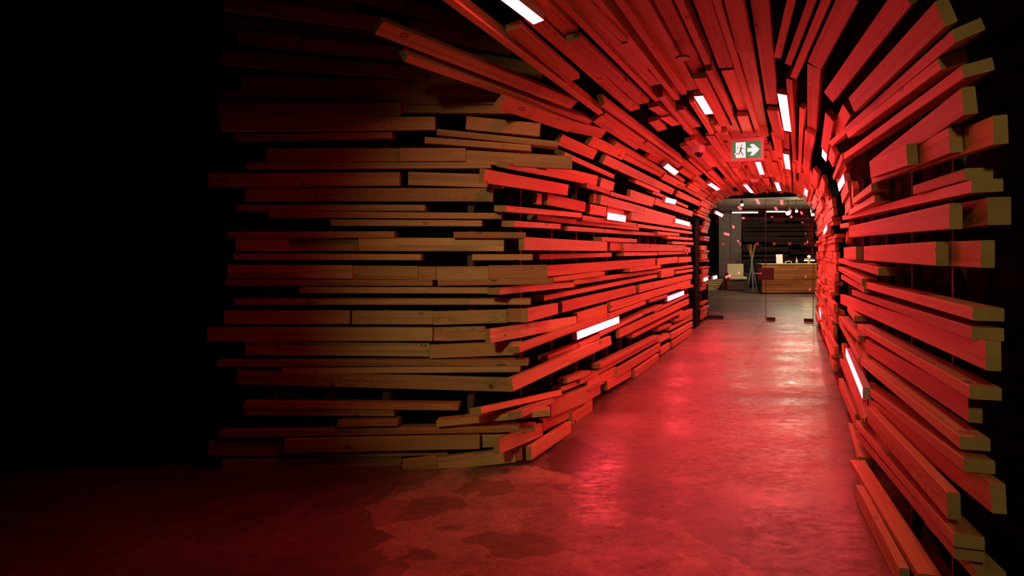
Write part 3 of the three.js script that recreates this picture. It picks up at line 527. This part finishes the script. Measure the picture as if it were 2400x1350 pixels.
function spot(label, px, py, d, power, r = 0.05) {
  const p = at(px, py, d), t = thing('track_spotlight', label, 'spotlight', [p.x, p.y, p.z], 0, 'reception spotlights');
  part(t, 'lamp_body', new THREE.CylinderGeometry(r * 0.8, r, r * 2.4, 16).translate(0, r * 1.6, -0.02), M.darkSteel); part(t, 'bulb', new THREE.SphereGeometry(r, 16, 12), M.whiteGlow); part(t, 'arm', rod(V(0, r * 2.5, -0.02), V(0, Math.max(0.12, 3.38 - p.y), -0.02), 0.012), M.darkSteel);
  const l = new THREE.PointLight(new THREE.Color().setRGB(1, 0.86, 0.62), power); l.castShadow = true; t.add(l);
}
spot('brightest reception spotlight, high over the middle of the desk', 1847, 499, 19.5, 10, 0.085);
spot('small reception spotlight between the brightest one and the door edge', 1867, 495, 20, 3);
spot('upper of two reception spotlights at the door edge', 1903, 495, 19, 3);
spot('lower of two reception spotlights at the door edge', 1905, 503, 18.4, 3, 0.055);
spot('reception spotlight near the ceiling, left of the door post', 1739, 480, 18, 3);
{ // desk
  const a = at(1779, 680, 0).clone(), D = 20.2, x0 = (1786 - PX) / FPX * D, x1 = (1935 - PX) / FPX * D, top = EYE - (618 - PY) / FPX * D, W = x1 - x0;
  const t = thing('reception_desk', 'long reception desk clad in warm wooden boards', 'desk', [x0, 0, -D]);
  seed = 808; const mats = [solid(0.46, 0.16, 0.04, 0.5), solid(0.56, 0.21, 0.055, 0.5), solid(0.36, 0.115, 0.03, 0.5)];
  part(t, 'carcass', bx(W, top - 0.12, 0.6, W / 2, top / 2, -0.36), M.darkWood);
  let y = 0.06; while (y < top - 0.06) { const h = Math.min(0.1, top - 0.04 - y); let x = 0; while (x < W - 0.05) { const L = Math.min(W - x, rr(0.5, 1.4)); part(t, 'board', bx(L - 0.008, h - 0.006, 0.03, x + L / 2, y + h / 2, -0.03 + rr(-0.006, 0.006)), mats[Math.floor(rnd() * 3)]); x += L; } y += h; }
  part(t, 'worktop', rbx(W + 0.06, 0.04, 0.72, 0.008, W / 2, top - 0.02, -0.36), M.amber); part(t, 'plinth', bx(W - 0.1, 0.06, 0.5, W / 2, 0.03, -0.34), M.black);
  const put = (px) => (px - PX) / FPX * (D + 0.3);
  const s = thing('desk_notice', 'white printed notice card standing on the reception desk', 'notice', [put(1827), top, -D - 0.3]); part(s, 'card', bx(0.24, 0.34, 0.008, 0, 0.17, 0).rotateX(-0.12), M.paper); part(s, 'foot', bx(0.26, 0.02, 0.1, 0, 0.01, -0.02), M.paper);
  const b = thing('bottle', 'small clear bottle on the reception desk', 'bottle', [put(1867), top, -D - 0.3]); part(b, 'body', new THREE.LatheGeometry([[0, 0], [0.035, 0], [0.037, 0.1], [0.03, 0.13], [0.012, 0.16], [0.012, 0.175], [0, 0.175]].map(([x, y]) => new THREE.Vector2(x, y)), 18), M.bottle); part(b, 'pump', rod(V(0, 0.17, 0), V(0, 0.23, 0), 0.008), M.white);
  const pipe = thing('desk_rail', 'bent cream desk rail beside the notice card', 'rail', [put(1840), top, -D - 0.3]); part(pipe, 'rail', new THREE.TubeGeometry(new THREE.CatmullRomCurve3([V(0, 0.05, 0), V(0.1, 0.08, 0), V(0.2, 0.08, 0), V(0.23, 0.06, 0), V(0.235, 0, 0)]), 20, 0.016, 8), M.cream); part(pipe, 'foot', bx(0.05, 0.035, 0.05, 0, 0.0175, 0), M.cream);
  const lamp = thing('desk_lamp', 'glowing table lamp at the end of the reception desk', 'lamp', [put(1896), top, -D - 0.3]); part(lamp, 'base', new THREE.CylinderGeometry(0.045, 0.05, 0.2, 18).translate(0, 0.1, 0), M.amber); part(lamp, 'bulb', new THREE.SphereGeometry(0.06, 16, 12).scale(1, 0.7, 1).translate(0, 0.26, 0), M.whiteGlow); part(lamp, 'neck', rod(V(0, 0.2, 0), V(0, 0.24, 0), 0.015), M.steel);
  const pl = new THREE.PointLight(new THREE.Color().setRGB(1, 0.7, 0.3), 2.2); pl.position.set(0, 0.26, 0); pl.castShadow = true; lamp.add(pl);
}
{ // chair
  const p = floorAt(1727, 680), t = thing('lounge_chair', 'cream upholstered lounge chair with dark base by the reception wall', 'chair', [p.x, 0, p.z]);
  part(t, 'seat', rbx(0.72, 0.12, 0.66, 0.04, -0.03, 0.5, 0.05), M.cream); part(t, 'backrest', rbx(0.68, 0.52, 0.12, 0.04, 0.0, 0.82, -0.26).rotateX(-0.08), M.cream);
  for (const s of [-1, 1]) { part(t, 'armrest', rbx(0.06, 0.06, 0.6, 0.02, s * 0.4 - 0.02, 0.66, 0), M.darkWood); part(t, 'leg', bx(0.05, 0.66, 0.05, s * 0.4 - 0.02, 0.33, 0.26), M.darkWood); part(t, 'leg', bx(0.05, 0.66, 0.05, s * 0.4 - 0.02, 0.33, -0.26), M.darkWood); }
  part(t, 'base_panel', bx(0.74, 0.36, 0.56, -0.02, 0.22, 0), M.darkWood);
}
{ // coat stand
  const p = floorAt(1762, 679), t = thing('coat_stand', 'coat stand of crossed grey poles with orange tips', 'coat stand', [p.x, 0, p.z]);
  for (let i = 0; i < 5; i++) { const a = i / 5 * 6.283 + 0.3, bot = V(Math.cos(a) * 0.2, 0, Math.sin(a) * 0.2), mid = V(Math.cos(a + 2.6) * 0.06, 1.42, Math.sin(a + 2.6) * 0.05), tip = V(Math.cos(a + 2.9) * 0.17, 1.86, Math.sin(a + 2.9) * 0.13); const pole = part(t, 'pole', rod(bot, mid, 0.017, 0.015), M.grey); part(t, 'pole_tip', rod(mid, tip, 0.015, 0.011), M.orange, 'bare orange wooden tip'); }
  part(t, 'collar', new THREE.TorusGeometry(0.075, 0.012, 8, 24).rotateX(Math.PI / 2).translate(0, 1.36, 0), M.grey);
}
{ const p = floorAt(1681, 680); for (let i = 0; i < 5; i++) { const t = thing('timber_offcut', ['lowest', 'second', 'third', 'fourth', 'topmost'][i] + ' pale timber offcut in the pile beside the lounge chair', 'timber', [p.x + 0.05 * i - 0.3, 0.045 + i * 0.092, p.z + 0.1], 0.25 - i * 0.13, 'timber offcuts by the lounge chair');
  const g = plankGeometry(0.62, FACE * 0.85, 0.08).translate(-0.31, 0.045, 0); const m = new THREE.Mesh(g, [woods[4], ends[0]]); m.name = 'offcut'; m.castShadow = m.receiveShadow = true; t.add(m); } }

renderer.render(scene, camera);
